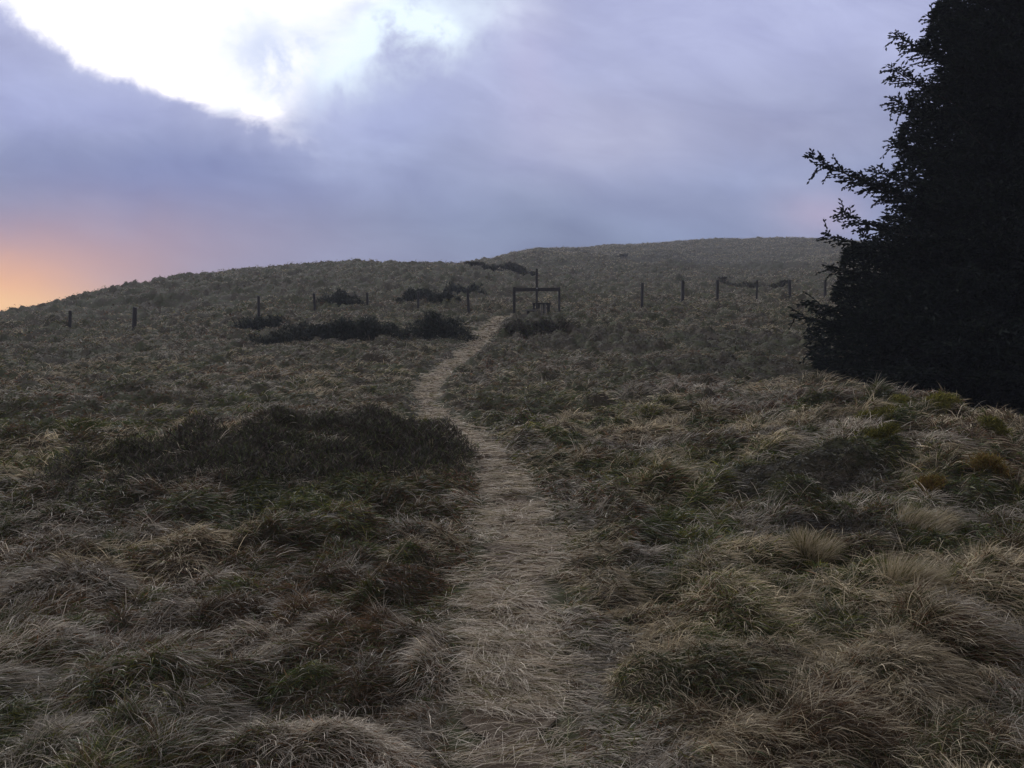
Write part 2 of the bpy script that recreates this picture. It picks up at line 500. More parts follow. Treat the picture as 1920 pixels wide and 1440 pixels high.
M_PATH = soil_mat('trodden straw', c3(0.095, 0.070, 0.048), c3(0.065, 0.046, 0.032), c3(0.15, 0.12, 0.085), 2.2)
def wood_mat(name, a, b, rough=0.85):
    m, t, o = mat_new(name)
    g = t.new('ShaderNodeTexCoord')
    mp = t.new('ShaderNodeMapping')
    mp.inputs['Scale'].default_value = (14, 14, 1.6)
    t.l.new(g.outputs['Object'], mp.inputs[0])
    n1 = t.noise(mp.outputs[0], 2.0, 6, 0.65, 0.5, 2.0)
    cc = t.mix(t.ss(n1, 0.35, 0.65), a, b)
    p = t.new('ShaderNodeBsdfPrincipled')
    t.put(p.inputs['Base Color'], cc)
    p.inputs['Roughness'].default_value = rough
    bb = t.new('ShaderNodeBump'); bb.inputs['Strength'].default_value = 0.5; bb.inputs['Distance'].default_value = 0.01
    t.put(bb.inputs['Height'], n1); t.l.new(bb.outputs[0], p.inputs['Normal'])
    t.l.new(p.outputs[0], o.inputs['Surface'])
    return m
M_WOOD = wood_mat('weathered dark timber', c3(0.030, 0.027, 0.026), c3(0.065, 0.058, 0.052))
M_PALE = wood_mat('pale grey timber', c3(0.13, 0.12, 0.11), c3(0.24, 0.22, 0.20))
M_BARK = wood_mat('spruce bark', c3(0.030, 0.022, 0.018), c3(0.055, 0.042, 0.034))
def plain(name, c, rough=0.5):
    m, t, o = mat_new(name)
    p = t.new('ShaderNodeBsdfPrincipled')
    p.inputs['Base Color'].default_value = c
    p.inputs['Roughness'].default_value = rough
    t.l.new(p.outputs[0], o.inputs['Surface'])
    return m

# ------------------------------------------------------------------ ground, knoll and far hill
nth, nr = 800, 640
ths = np.linspace(-0.98, 0.98, nth)
rs = np.exp(np.linspace(math.log(1.6), math.log(235.0), nr))
tt, rr = np.meshgrid(ths, rs, indexing='ij')
gx, gy = rr * np.sin(tt), rr * np.cos(tt)
gz = land(gx.ravel(), gy.ravel()).reshape(gx.shape)
gv = np.stack([gx, gy, gz], -1).reshape(-1, 3)
ii, jj = np.meshgrid(np.arange(nth - 1), np.arange(nr - 1), indexing='ij')
q = np.stack([ii * nr + jj, (ii + 1) * nr + jj, (ii + 1) * nr + jj + 1, ii * nr + jj + 1], -1)
rc = rs[jj]; tcn = ths[ii]
FENCE_R = 42.0
def sub(name, maskq, label=None):
    fq = q[maskq]
    us, inv = np.unique(fq, return_inverse=True)
    o = link(name, tri_mesh(name, gv[us], inv.reshape(fq.shape), None, True), M_SOIL)
    return tag(o, label=label, kind='structure')
far_split = np.where(tcn < -0.03, 400.0, 82.0)
sub('ground', rc < FENCE_R)
sub('knoll', (rc >= FENCE_R) & (rc < far_split))
sub('hill', (rc >= FENCE_R) & (rc >= far_split))
# the wider land all round, out to the horizon
ring_r = np.concatenate([[0.0, 0.8, 1.62, 3, 5, 8, 12, 18, 26, 36, 50, 70, 100, 140, 190, 234, 300, 420, 600, 900, 1400, 2000]])
ot = np.linspace(0.972, 2 * math.pi - 0.972, 160)
t2, r2 = np.meshgrid(ot, ring_r, indexing='ij')
ox, oy = r2 * np.sin(t2), r2 * np.cos(t2)
oz = base_h(ox.ravel(), oy.ravel()).reshape(ox.shape) - 0.03
ov = np.stack([ox, oy, oz], -1).reshape(-1, 3)
ii, jj = np.meshgrid(np.arange(159), np.arange(len(ring_r) - 1), indexing='ij')
n2_ = len(ring_r)
oq = np.stack([ii * n2_ + jj, (ii + 1) * n2_ + jj, (ii + 1) * n2_ + jj + 1, ii * n2_ + jj + 1], -1).reshape(-1, 4)
it = np.linspace(-0.98, 0.98, 90)
ir = np.array([0.0, 0.8, 1.62]); fr = np.array([233.0, 300, 420, 600, 900, 1400, 2000])
parts = [(ov, oq, np.zeros(len(ov)))]
for rg in (ir, fr):
    t3, r3 = np.meshgrid(it, rg, indexing='ij')
    x3, y3 = r3 * np.sin(t3), r3 * np.cos(t3)
    v3 = np.stack([x3, y3, base_h(x3.ravel(), y3.ravel()).reshape(x3.shape) - 0.01], -1).reshape(-1, 3)
    i3, j3 = np.meshgrid(np.arange(89), np.arange(len(rg) - 1), indexing='ij')
    k3 = len(rg)
    parts.append((v3, np.stack([i3 * k3 + j3, (i3 + 1) * k3 + j3, (i3 + 1) * k3 + j3 + 1, i3 * k3 + j3 + 1], -1).reshape(-1, 4), np.zeros(len(v3))))
av, af, _ = join(parts)
tag(link('terrain', tri_mesh('terrain', av, af, None, True), M_SOIL), kind='structure')

# the path sheet, lying on the turf
nc = 11
sx = np.gradient(pcx); sy = np.gradient(pcy); sl = np.hypot(sx, sy)
nxp, nyp = sy / sl, -sx / sl
lat = np.linspace(-1, 1, nc)
edge = 1.0 + 0.9 * (fbm(sN * 7.0, sN * 0, 77, 3) - 0.5) * 2
keep = pcy > 1.0
pvx = (pcx[:, None] + nxp[:, None] * lat[None] * (pwd * edge)[:, None] * 0.50)[keep]
pvy = (pcy[:, None] + nyp[:, None] * lat[None] * (pwd * edge)[:, None] * 0.50)[keep]
pvz = land(pvx.ravel(), pvy.ravel()).reshape(pvx.shape) + 0.016
pv = np.stack([pvx, pvy, pvz], -1).reshape(-1, 3)
npth = pvx.shape[0]
ii, jj = np.meshgrid(np.arange(npth - 1), np.arange(nc - 1), indexing='ij')
pf = np.stack([ii * nc + jj, ii * nc + jj + 1, (ii + 1) * nc + jj + 1, (ii + 1) * nc + jj], -1).reshape(-1, 4)
tag(link('path', tri_mesh('path', pv, pf, None, True), M_PATH), kind='structure')

# ------------------------------------------------------------------ dark heather areas (photograph ellipse -> land)
def patch(u, v, ru, rv, stretch=None):
    x, y, z = cast(u, v)
    x2, y2, _ = cast(u, v - rv); x3, y3, _ = cast(u, v + rv)
    return (x, 0.5 * (y2 + y3), ru / F * y, max(0.3, 0.5 * abs(y2 - y3)))
MOUND = (-2.40, 8.85, 1.90, 1.30)
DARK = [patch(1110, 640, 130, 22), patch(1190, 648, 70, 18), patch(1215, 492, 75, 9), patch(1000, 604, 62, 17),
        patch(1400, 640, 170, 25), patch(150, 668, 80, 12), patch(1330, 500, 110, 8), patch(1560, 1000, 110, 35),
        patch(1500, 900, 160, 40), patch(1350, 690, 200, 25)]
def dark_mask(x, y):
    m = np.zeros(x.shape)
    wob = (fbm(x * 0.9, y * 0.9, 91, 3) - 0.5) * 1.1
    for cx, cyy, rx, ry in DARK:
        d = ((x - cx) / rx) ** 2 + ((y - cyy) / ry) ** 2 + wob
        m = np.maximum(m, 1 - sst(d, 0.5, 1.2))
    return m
def mound_mask(x, y):
    wob = (fbm(x * 1.3, y * 1.3, 95, 4) - 0.5) * 1.9
    px_, py_ = x - MOUND[0], y - MOUND[1]
    d = ((px_ * 0.80 + py_ * 0.60) / MOUND[2]) ** 2 + ((-px_ * 0.60 + py_ * 0.80) / MOUND[3]) ** 2 + wob
    return (1 - sst(d, 0.35, 1.5)) * sst(fbm(x * 2.6, y * 2.6, 96, 3), 0.18, 0.42)

# ------------------------------------------------------------------ moor grass
STRAW = np.array([0.43, 0.35, 0.225]); GREY = np.array([0.36, 0.308, 0.235]); OLIVE = np.array([0.115, 0.108, 0.022])
BROWN = np.array([0.135, 0.084, 0.042]); RUST = np.array([0.19, 0.088, 0.040]); DKHEA = np.array([0.060, 0.048, 0.036])
GREEN = np.array([0.075, 0.100, 0.028])
def sample_sector(n, r0, r1, p, th0=-0.66, th1=0.66):
    k = 2 - p
    u = R.random(n)
    r = (r0 ** k + u * (r1 ** k - r0 ** k)) ** (1 / k)
    th = th0 + (th1 - th0) * R.random(n)
    return r * np.sin(th), r * np.cos(th), r
def make_grass(n, r0, r1, p, K, wmin, wpx, t0=-0.66, t1=0.66):
    x, y, r = sample_sector(n, r0, r1, p, t0, t1)
    z, bx, by, bid, hh, pd, ps = land(x, y, True)
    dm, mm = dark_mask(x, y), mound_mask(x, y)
    keep = (pd > 0.45 + 0.9 * fbm(x * 2.2, y * 2.2, 58, 3) + 0.35 * R.random(n)) & (R.random(n) > mm * 0.80) & ~((np.abs(x) < 0.01) & (r < 1.5))
    x, y, r, z, bx, by, bid, hh, pd, ps, dm = [a[keep] for a in (x, y, r, z, bx, by, bid, hh, pd, ps, dm)]
    n = len(x)
    flow = (fbm(x * 0.9, y * 0.9, 7, 3) - 0.5) * 4.6 + (bid - 0.5) * 2.6
    wind = np.stack([np.cos(flow - 0.25), np.sin(flow - 0.25)], 1)
    rad = np.stack([bx, by], 1)
    flat = 1 - sst(pd, 1.2, 2.8 + 0.9 * (ps > 0))                       # beaten down beside the path
    side = np.stack([np.sign(ps) * 0.9 + 0.1, np.full(n, -0.15)], 1)
    c1 = R.random(n)
    latd = wind * 0.65 + rad * 1.0 + flat[:, None] * side + R.normal(size=(n, 2)) * np.where(R.random(n) < 0.4, 0.35, 0.95)[:, None]
    upright = np.clip((bid * 7.13) % 1.0, 0, 1) ** 2
    up0 = 0.30 + 0.75 * upright * (1 - flat) + 0.25 * R.random(n)
    d0 = nrm(np.concatenate([latd * 0.75, up0[:, None]], 1))
    d1 = nrm(np.concatenate([latd, (0.30 * upright * (1 - flat) - 0.28 + 0.22 * R.normal(size=n))[:, None]], 1))
    th_ = (c1 > 0.72) & (R.random(n) < 0.75)           # short broken thatch lying any way
    ra = R.random(n) * 6.283
    rnd = np.stack([np.cos(ra), np.sin(ra), R.normal(size=n) * 0.25], 1)
    d0 = np.where(th_[:, None], nrm(rnd + np.array([0, 0, 0.35])), d0)
    d1 = np.where(th_[:, None], nrm(rnd + R.normal(size=(n, 3)) * 0.5), d1)
    if r1 < 20:                                        # lie along the slope instead of burrowing into it
        gxs = (land(x + 0.07, y) - z) / 0.07; gys = (land(x, y + 0.07) - z) / 0.07
        for d in (d0, d1):
            d[:, 2] += np.clip(gxs * d[:, 0] + gys * d[:, 1], -0.25, 1.4)
        d0, d1 = nrm(d0), nrm(d1)
    # character of the tussock
    pn = fbm(x * 0.28, y * 0.28, 15, 3)
    pg = fbm(x * 0.6, y * 0.6, 25, 3)
    k = (bid * 3.77) % 1.0
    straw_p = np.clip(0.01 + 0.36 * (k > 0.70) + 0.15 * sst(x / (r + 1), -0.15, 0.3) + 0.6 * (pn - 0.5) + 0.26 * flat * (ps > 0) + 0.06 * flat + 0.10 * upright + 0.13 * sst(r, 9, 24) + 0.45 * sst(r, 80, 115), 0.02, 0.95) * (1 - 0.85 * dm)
    green_p = np.clip(0.48 - 0.34 * sst(r, 8, 24) - 0.12 * sst(r, 70, 110) + 0.55 * (k < 0.30) + 1.6 * (pg - 0.5), 0.02, 0.9)
    c2 = R.random(n)
    grey = (fbm(x * 0.8, y * 0.8, 35, 2) > 0.5)[:, None]
    straw_c = np.where(grey, GREY * 1.05, STRAW)
    und = np.where((c2 < green_p)[:, None], np.where((R.random(n) < 0.5)[:, None], np.where((pg > 0.56)[:, None], OLIVE * 1.45, OLIVE), GREEN), np.where((R.random(n) < 0.10 + 0.45 * sst(fbm(x * 0.5, y * 0.5, 85, 3), 0.50, 0.66))[:, None], RUST, BROWN))
    col = np.where((c1 < straw_p)[:, None], straw_c, und)
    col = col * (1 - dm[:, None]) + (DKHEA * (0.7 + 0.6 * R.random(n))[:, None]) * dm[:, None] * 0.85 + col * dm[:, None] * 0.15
    col = col * np.exp(R.normal(size=n) * (0.38 - 0.16 * sst(r, 10, 30)) + (((bid * 9.7) % 1.0) - 0.5) * 0.6)[:, None]
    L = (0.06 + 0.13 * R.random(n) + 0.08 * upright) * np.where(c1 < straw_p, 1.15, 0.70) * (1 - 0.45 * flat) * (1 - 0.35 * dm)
    L = L * (0.75 + 0.5 * ((bid * 5.31) % 1.0)) * (1 - 0.25 * sst(r, 14, 30) + 0.5 * sst(r, 45, 90)) * (0.80 + 0.2 * sst(r, 4, 9)) * np.where(th_, 0.8, 1.0)
    w = np.maximum(wmin, wpx * r) * (0.7 + 0.6 * R.random(n)) * np.where(c1 < straw_p, 0.95, 1.2) * np.where(th_, 1.6, 1.0)
    col = col * np.where(c1 < straw_p, 0.92, 0.78)[:, None]
    root = np.stack([x, y, z + (0.004 if r1 < 20 else -0.01)], 1)
    v, f, bi = blades(root, d0, d1, L, w, K, R)
    return v, f, col[bi]
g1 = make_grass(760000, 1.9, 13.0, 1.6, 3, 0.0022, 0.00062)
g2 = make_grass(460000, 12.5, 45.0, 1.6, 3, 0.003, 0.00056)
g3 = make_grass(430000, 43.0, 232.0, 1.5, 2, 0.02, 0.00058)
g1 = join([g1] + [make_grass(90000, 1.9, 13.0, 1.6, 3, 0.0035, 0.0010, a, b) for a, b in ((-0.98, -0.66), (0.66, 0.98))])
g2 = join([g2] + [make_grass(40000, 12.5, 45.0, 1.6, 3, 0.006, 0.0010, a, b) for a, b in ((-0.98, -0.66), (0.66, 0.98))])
for part, lab in ((g1, 'tangled olive and straw grass tussocks in the foreground'), (g2, 'rough brown and grey grass on the slope below the fence'),
                  (g3, 'pale rough grass clothing the hill beyond the fence')):
    o = link('grass', tri_mesh('grass', *part), M_GRASS)
    tag(o, lab, 'grass', kind='stuff')

# trodden straw lying across the path
def make_straw(n, r0, r1, p, wmin, wpx):
    k = R.integers(0, len(pcx), n)
    wgt = (np.clip(np.hypot(pcx, pcy), 2, None)) ** (-p)
    wgt[(pcy < 1.6)] = 0
    k = R.choice(len(pcx), n, p=wgt / wgt.sum())
    lt = np.clip(R.normal(size=n) * 0.52 + 0.06, -1.6, 2.0)
    jt = (R.random(n) - 0.5) * 0.1
    x = pcx[k] + nxp[k] * lt * pwd[k]; y = pcy[k] + nyp[k] * lt * pwd[k] + jt
    r = np.hypot(x, y)
    bare = fbm(x * 1.9, y * 2.8, 55, 3)
    keep = ((bare < 0.535) & (fbm(x * 7.0, y * 16.0, 57, 2) < 0.60)) | (R.random(n) < 0.08)
    bx_, by_, _ = cast(793, 757)
    keep &= ~((np.hypot((x - bx_) / 0.45, (y - by_) / 1.3) < 0.7 + 0.6 * fbm(x * 3, y * 3, 59, 2)) & (R.random(n) < 0.85))
    x, y, r, lt, bare = x[keep], y[keep], r[keep], lt[keep], bare[keep]
    n = len(x)
    z = land(x, y)
    fl = (fbm(x * 2.3, y * 2.3, 65, 3) - 0.5) * 5.0
    sgn = np.where(R.random(n) < 0.5, 1.0, -1.0)
    lat2 = np.stack([np.cos(fl) * sgn, np.sin(fl) * sgn], 1) + R.normal(size=(n, 2)) * 0.55
    d0 = nrm(np.concatenate([lat2, (0.12 + 0.30 * R.random(n))[:, None]], 1))
    d1 = nrm(np.concatenate([lat2, (-0.16 + 0.12 * R.normal(size=n))[:, None]], 1))
    L = 0.06 + 0.22 * R.random(n) ** 1.5
    w = np.maximum(wmin, wpx * r) * (0.7 + 0.6 * R.random(n))
    c1 = R.random(n)
    col = np.where((c1 < 0.72)[:, None], np.array([0.55, 0.465, 0.350]), np.where((c1 < 0.86)[:, None], BROWN, OLIVE))
    col = col * np.exp(R.normal(size=n) * 0.22)[:, None]
    root = np.stack([x, y, z + 0.012], 1)
    v, f, bi = blades(root, d0, d1, L, w, 3, R)
    return v, f, col[bi]
tag(link('straw', tri_mesh('straw', *make_straw(150000, 1.8, 35, 1.0, 0.0022, 0.00062)), M_GRASS),
    'pale flattened straw trodden along the narrow path', 'straw', kind='stuff')

# ------------------------------------------------------------------ heather, bushes, moss
def sprigs(root, n_each, L0, L1, w, cols, spread=0.7, rng=R):
    n = len(root)
    rt = np.repeat(root, n_each, 0) + rng.normal(size=(n * n_each, 3)) * np.array([0.03, 0.03, 0.015])
    m = len(rt)
    lat_ = rng.normal(size=(m, 2)) * spread
    d0 = nrm(np.concatenate([lat_, np.ones((m, 1))], 1))
    d1 = nrm(np.concatenate([lat_ * 1.5 + rng.normal(size=(m, 2)) * 0.4, 0.6 + 0.5 * rng.random((m, 1))], 1))
    L = L0 + (L1 - L0) * rng.random(m)
    ww = w * (0.6 + 0.8 * rng.random(m))
    v, f, bi = blades(rt, d0, d1, L, ww, 2, rng)
    c = cols[rng.integers(0, len(cols), m)] * np.exp(rng.normal(size=m) * 0.3)[:, None]
    return v, f, c[bi]
HEA = np.array([[0.075, 0.062, 0.046], [0.060, 0.066, 0.036], [0.095, 0.068, 0.052], [0.055, 0.048, 0.040], [0.130, 0.105, 0.080], [0.10, 0.115, 0.04]])
n = 42000
hx = MOUND[0] + (R.random(n) * 2 - 1) * MOUND[2] * 1.3; hy = MOUND[1] + (R.random(n) * 2 - 1) * 2.8
kp = R.random(n) < mound_mask(hx, hy)
hx, hy = hx[kp], hy[kp]
hz = land(hx, hy) + 0.22 * R.random(len(hx)) * sst(fbm(hx * 2.8, hy * 2.8, 45, 3), 0.25, 0.75)
tag(link('heather', tri_mesh('heather', *sprigs(np.stack([hx, hy, hz], 1), 8, 0.025, 0.10, 0.007, HEA)), M_LEAF),
    'dark brown heather covering the low mound left of the path', 'heather', kind='stuff')

GOR = np.array([[0.036, 0.046, 0.030], [0.046, 0.052, 0.032], [0.060, 0.054, 0.040], [0.034, 0.038, 0.030]])
def bush(name, u, v_bot, ru, hpx, label, cat, lobes=8, cols=GOR, depth=0.6, n=2600, group=None, Y=None, seed=1):
    rg = np.random.default_rng(seed)
    x, y, z = cast(u, v_bot) if Y is None else at_depth(u, Y)
    rx = ru / F * y; hgt = hpx / F * y
    ry = min(rx * depth, 0.7)
    pts = []
    for k in range(lobes):
        cx = (rg.random() * 2 - 1) * rx * 0.68
        lr = rx * (0.36 + 0.25 * rg.random()) if lobes > 1 else rx
        lh = hgt * (0.75 + 0.25 * rg.random()) * (1 - 0.55 * (cx / rx) ** 2)
        m = n // lobes
        d = nrm(rg.normal(size=(m, 3)))
        d[:, 2] = np.abs(d[:, 2])
        rad = (0.45 + 0.55 * rg.random(m) ** 0.5)[:, None]
        p = d * rad * np.array([lr, min(ry, lr * 1.2), lh]) + np.array([cx, (rg.random() - 0.5) * ry * 0.7, 0])
        pts.append(p)
    m = n // 4                                     # low straggling fringe
    a_ = rg.random(m) * 6.283; q_ = 0.8 + np.abs(rg.normal(size=m)) * 0.28
    pts.append(np.stack([np.cos(a_) * q_ * rx, np.sin(a_) * q_ * ry * 1.1, hgt * 0.12 * rg.random(m)], 1))
    p = np.concatenate(pts)
    gzz = land(x + p[:, 0], y + ry * 0.6 + p[:, 1]) - z
    p[:, 1] += ry * 0.6
    p[:, 2] += gzz - 0.05
    v, f, c = sprigs(p, 2, 0.07, 0.18, 0.0009 * y, cols, 0.9, rg)
    o = link(name, tri_mesh(name, v, f, c), M_LEAF)
    o.location = (x, y, z)
    return tag(o, label, cat, group)
BG = 'dark bushes below the knoll'
bush('gorse_bush', 632, 576, 42, 26, 'oval dark gorse bush between two posts, left of the others', 'bush', 8, n=1800, group=BG, seed=1)
bush('gorse_bush', 782, 568, 38, 30, 'rounded dark gorse bush behind the half hidden fence post', 'bush', 10, n=1600, group=BG, seed=2)
bush('gorse_bush', 830, 574, 30, 20, 'low dark gorse bush in the gap between two taller bushes', 'bush', 10, n=1200, group=BG, seed=3)
bush('gorse_bush', 872, 556, 38, 26, 'dark gorse bush behind the last post before the stile', 'bush', 10, n=1500, group=BG, seed=4)
bush('heather_bush', 478, 614, 46, 22, 'small dark heather clump at the foot of a post, left end of the row', 'bush', 10, n=1700, group=BG, seed=5)
bush('heather_bush', 632, 640, 155, 46, 'very long low dark heather thicket in front of the fence posts', 'bush', 12, n=9000, group=BG, seed=6)
bush('heather_bush', 812, 634, 72, 50, 'rounded dark heather bush just left of the upper path', 'bush', 9, n=3400, group=BG, seed=7)
bush('heather_bush', 1000, 624, 66, 24, 'dark heather clump on the bank in front of the stile', 'bush', 10, cols=HEA * 0.8, n=3200, group=BG, seed=8)
# eroded dark banks on the hill
def bank(u0, v0, u1, v1, hpx, label, seed):
    rg = np.random.default_rng(seed)
    pts = []
    for t in np.linspace(0, 1, 40):
        x, y, z = cast(u0 + (u1 - u0) * t, v0 + (v1 - v0) * t + 4 * math.sin(t * 3.1) * (1 if seed % 2 else 0))
        pts.append((x, y, z))
    pts = np.array(pts)
    pts[:, 2] = land(pts[:, 0], pts[:, 1])
    m = 3600 if hpx > 8 else 1300
    k = rg.random(m) * 38.99
    i = k.astype(int); fr_ = (k - i)[:, None]
    p = pts[i] * (1 - fr_) + pts[i + 1] * fr_
    s = p[:, 1:2]
    hg = hpx / F * s
    p = p + np.concatenate([rg.normal(size=(m, 1)) * 0.15, rg.normal(size=(m, 1)) * 0.20, 0.10 + hg * rg.random((m, 1)) * (0.4 + 0.6 * np.sin(np.pi * np.clip(k / 39, 0.05, .95)))[:, None]], 1)
    ctr = pts[20]
    v, f, c = sprigs(p - ctr, 2, 0.12, 0.3, 0.0011 * float(ctr[1]), HEA * 0.75, 0.9, rg)
    o = link('heather_bank', tri_mesh('heather_bank', v, f, c), M_LEAF)
    o.location = ctr
    tag(o, label, 'bank', 'dark heathery banks on the hill')
bank(878, 503, 1000, 521, 11, 'dark heathery bank running down to the tall stile pole', 2)
bank(1095, 482, 1175, 480, 4, 'thin dark bank high on the far hill, below the skyline', 3)
bank(1350, 533, 1478, 542, 2.5, 'dark heathery bank behind the right hand fence posts', 5)

YEL = np.array([[0.22, 0.20, 0.040], [0.17, 0.165, 0.04], [0.25, 0.21, 0.05], [0.12, 0.12, 0.03]])
ORA = np.array([[0.20, 0.135, 0.035], [0.17, 0.095, 0.03], [0.18, 0.15, 0.04]])
def moss(u, v, ru, rv, label, cols, seed):
    rg = np.random.default_rng(seed)
    x, y, z = cast(u, v + rv * 0.6)
    rx = 0.75 * ru / F * y; hg = rv * 0.7 / F * y
    m = int(900 * rx / 0.3)
    a = rg.random(m) * 6.283; q_ = np.sqrt(rg.random(m))
    lob = 0.8 + 0.25 * np.sin(a * 3 + seed) + 0.15 * rg.random(m)
    p = np.stack([np.cos(a) * q_ * rx * lob, np.sin(a) * q_ * rx * 0.7 * lob, hg * (1 - q_ ** 2) ** 0.7 * (0.8 + 0.3 * rg.random(m))], 1)
    p[:, 2] += land(x + p[:, 0], y + p[:, 1]) - z + 0.09
    vv, f, c = sprigs(p, 3, 0.03, 0.08, 0.0009 * y, cols, 0.9, rg)
    o = link('moss_cushion', tri_mesh('moss_cushion', vv, f, c), M_MOSS)
    o.location = (x, y, z)
    tag(o, label, 'moss', 'moss cushions on the right slope')
moss(1765, 785, 34, 13, 'bright yellow-green moss cushion nearest the crest by the spruce', YEL, 1)
moss(1690, 772, 20, 7, 'tiny yellow-green moss cushion just below the spruce crest', YEL, 2)
moss(1640, 805, 42, 11, 'olive yellow moss cushion, leftmost in the upper row', YEL * 0.8, 3)
moss(1855, 918, 44, 20, 'orange brown moss cushion near the right edge', ORA, 4)
moss(1745, 922, 26, 12, 'golden moss cushion just left of the orange one', ORA * 0.9, 5)
moss(1655, 855, 36, 12, 'dull green moss cushion, lowest on the left of the group', YEL * 0.7, 6)
moss(1865, 828, 30, 10, 'dull yellow moss cushion at the right edge under the crest', YEL * 0.75, 7)

# standout pale tussocks
def tussock(u, v, w_px, label, seed, lean=(0.8, -0.1), L=0.24, cols=None):
    rg = np.random.default_rng(seed)
    x, y, z = cast(u, v)
    m = 1500
    rx = w_px / 2 / F * y
    a = rg.random(m) * 6.283; q_ = np.sqrt(rg.random(m)) * rx * 0.55
    p = np.stack([np.cos(a) * q_, np.sin(a) * q_ * 0.7, np.zeros(m)], 1)
    p[:, 2] = land(x + p[:, 0], y + p[:, 1]) - z - 0.02
    lat_ = p[:, :2] / rx * 1.0 + np.array(lean) * 0.45 + rg.normal(size=(m, 2)) * 0.22
    d0 = nrm(np.concatenate([lat_ * 0.6, np.full((m, 1), 1.0)], 1))
    d1 = nrm(np.concatenate([lat_ * 1.4 + np.array(lean) * 0.5, (0.45 + 0.35 * rg.normal(size=m))[:, None]], 1))
    c1 = rg.random(m)
    col = np.where((c1 < 0.75)[:, None], STRAW * 1.0, OLIVE) * np.exp(rg.normal(size=m) * 0.2)[:, None]
    vv, f, bi = blades(p, d0, d1, L * (0.6 + 0.6 * rg.random(m)), np.full(m, max(0.002, 0.0006 * y)), 4, rg)
    o = link('grass_tussock', tri_mesh('grass_tussock', vv, f, col[bi]), M_GRASS)
    o.location = (x, y, z)
    tag(o, label, 'grass tussock', 'pale fanned tussocks at right')
tussock(1700, 1130, 130, 'pale fan shaped grass tussock, largest and lowest of the right hand group', 3)
tussock(1725, 1000, 130, 'silvery grass tussock swept to the right, above the fan shaped one', 4, (1.2, 0.0))
tussock(1525, 1045, 100, 'small straw grass tussock left of the silvery swept one', 5, (0.4, 0.0), 0.20)
tussock(1860, 1085, 130, 'pale upright grass tussock by the right edge', 6, (0.7, 0.1))

# ------------------------------------------------------------------ boxes for timber
def box(verts, faces, cx, cyy, cz, sx_, sy_, sz_, rot=0.0, tilt=0.0, bev=0.006, jag=0.0, rg=None):
    """a box with chamfered edges (24 vertices) and a slightly worn top"""
    o = len(verts)
    P_, Fq = [], []
    hx_, hy_, hz_ = sx_ / 2, sy_ / 2, sz_ / 2
    prof = [(-hx_ + bev, -hy_), (hx_ - bev, -hy_), (hx_, -hy_ + bev), (hx_, hy_ - bev), (hx_ - bev, hy_), (-hx_ + bev, hy_), (-hx_, hy_ - bev), (-hx_, -hy_ + bev)]
    lev = [(-hz_, 1 - bev / hx_), (-hz_ + bev, 1.0), (hz_ - bev, 1.0), (hz_, 1 - bev / hx_)]
    for k, (zz, sc) in enumerate(lev):
        for (a, b) in prof:
            j = (rg.random() * jag if (rg is not None and k >= 2) else 0)
            P_.append((a * sc, b * sc, zz - j))
    for k in range(3):
        for i in range(8):
            Fq.append((k * 8 + i, k * 8 + (i + 1) % 8, (k + 1) * 8 + (i + 1) % 8, (k + 1) * 8 + i))
    Fq.append(tuple(range(7, -1, -1))); Fq.append(tuple(range(24, 32)))
    c_, s_ = math.cos(rot), math.sin(rot)
    ct, st = math.cos(tilt), math.sin(tilt)
    for (a, b, zz) in P_:
        a, zz = a * ct + zz * st, -a * st + zz * ct
        verts.append((cx + a * c_ - b * s_, cyy + a * s_ + b * c_, cz + zz))
    for f in Fq:
        faces.append(tuple(o + i for i in f))
def box_obj(name, specs, mat, parent=None, **kw):
    vs, fs = [], []
    for s in specs:
        box(vs, fs, *s, **kw)
    me = bpy.data.meshes.new(name)
    me.from_pydata(vs, [], fs)
    me.update()
    return link(name, me, mat, parent)

# fence posts: u, top row, bottom row, distance, width
POSTS = [
    (131, 582, 621, 35.0, .12, 'short grey fence post farthest to the left, alone on the slope'),
    (252, 575, 619, 35.0, .16, 'stout dark fence post second from the left edge, in plain grass'),
    (485, 554, 600, 36.5, .10, 'slim fence post rising from the left end of the dark heather'),
    (590, 549, 589, 38.0, .11, 'fence post just left of the oval gorse bush'),
    (689, 548, 578, 39.5, .11, 'short fence post just right of the oval gorse bush'),
    (784, 545, 583, 39.0, .10, 'fence post overlapping the rounded gorse bush'),
    (878, 540, 588, 38.0, .11, 'fence post nearest the stile on its left, before a gorse bush'),
    (1204, 529, 575, 38.0, .11, 'fence post nearest the stile on its right side'),
    (1280, 525, 577, 38.5, .14, 'tall thick fence post, second to the right of the stile'),
    (1345, 524, 571, 39.2, .13, 'thick fence post, third to the right of the stile'),
    (1419, 524, 563, 39.8, .085, 'thinnest fence post of the right hand run'),
    (1481, 524, 565, 40.2, .12, 'fence post standing clear, last but one before the spruce'),
    (1547, 526, 565, 40.6, .12, 'fence post partly behind the spruce twigs, last on the right'),
]
for k, (u, vt, vb, Y, wd, lab) in enumerate(POSTS):
    x, y, z = at_depth(u, Y)
    zt = (720 - vt) / F * Y
    zb = min(z, (720 - vb) / F * Y) - 0.25
    rg = np.random.default_rng(40 + k)
    vs, fs = [], []
    hgt = zt - zb
    box(vs, fs, 0, 0, hgt / 2, wd, wd * 0.9, hgt, rot=rg.random() * 0.6, tilt=(rg.random() - 0.5) * 0.12, bev=wd * 0.18, jag=0.04, rg=rg)
    me = bpy.data.meshes.new('fence_post'); me.from_pydata(vs, [], fs); me.update()
    o = link('fence_post', me, M_WOOD)
    o.location = (x, y, zb)
    tag(o, lab, 'fence post', 'fence posts across the hillside')

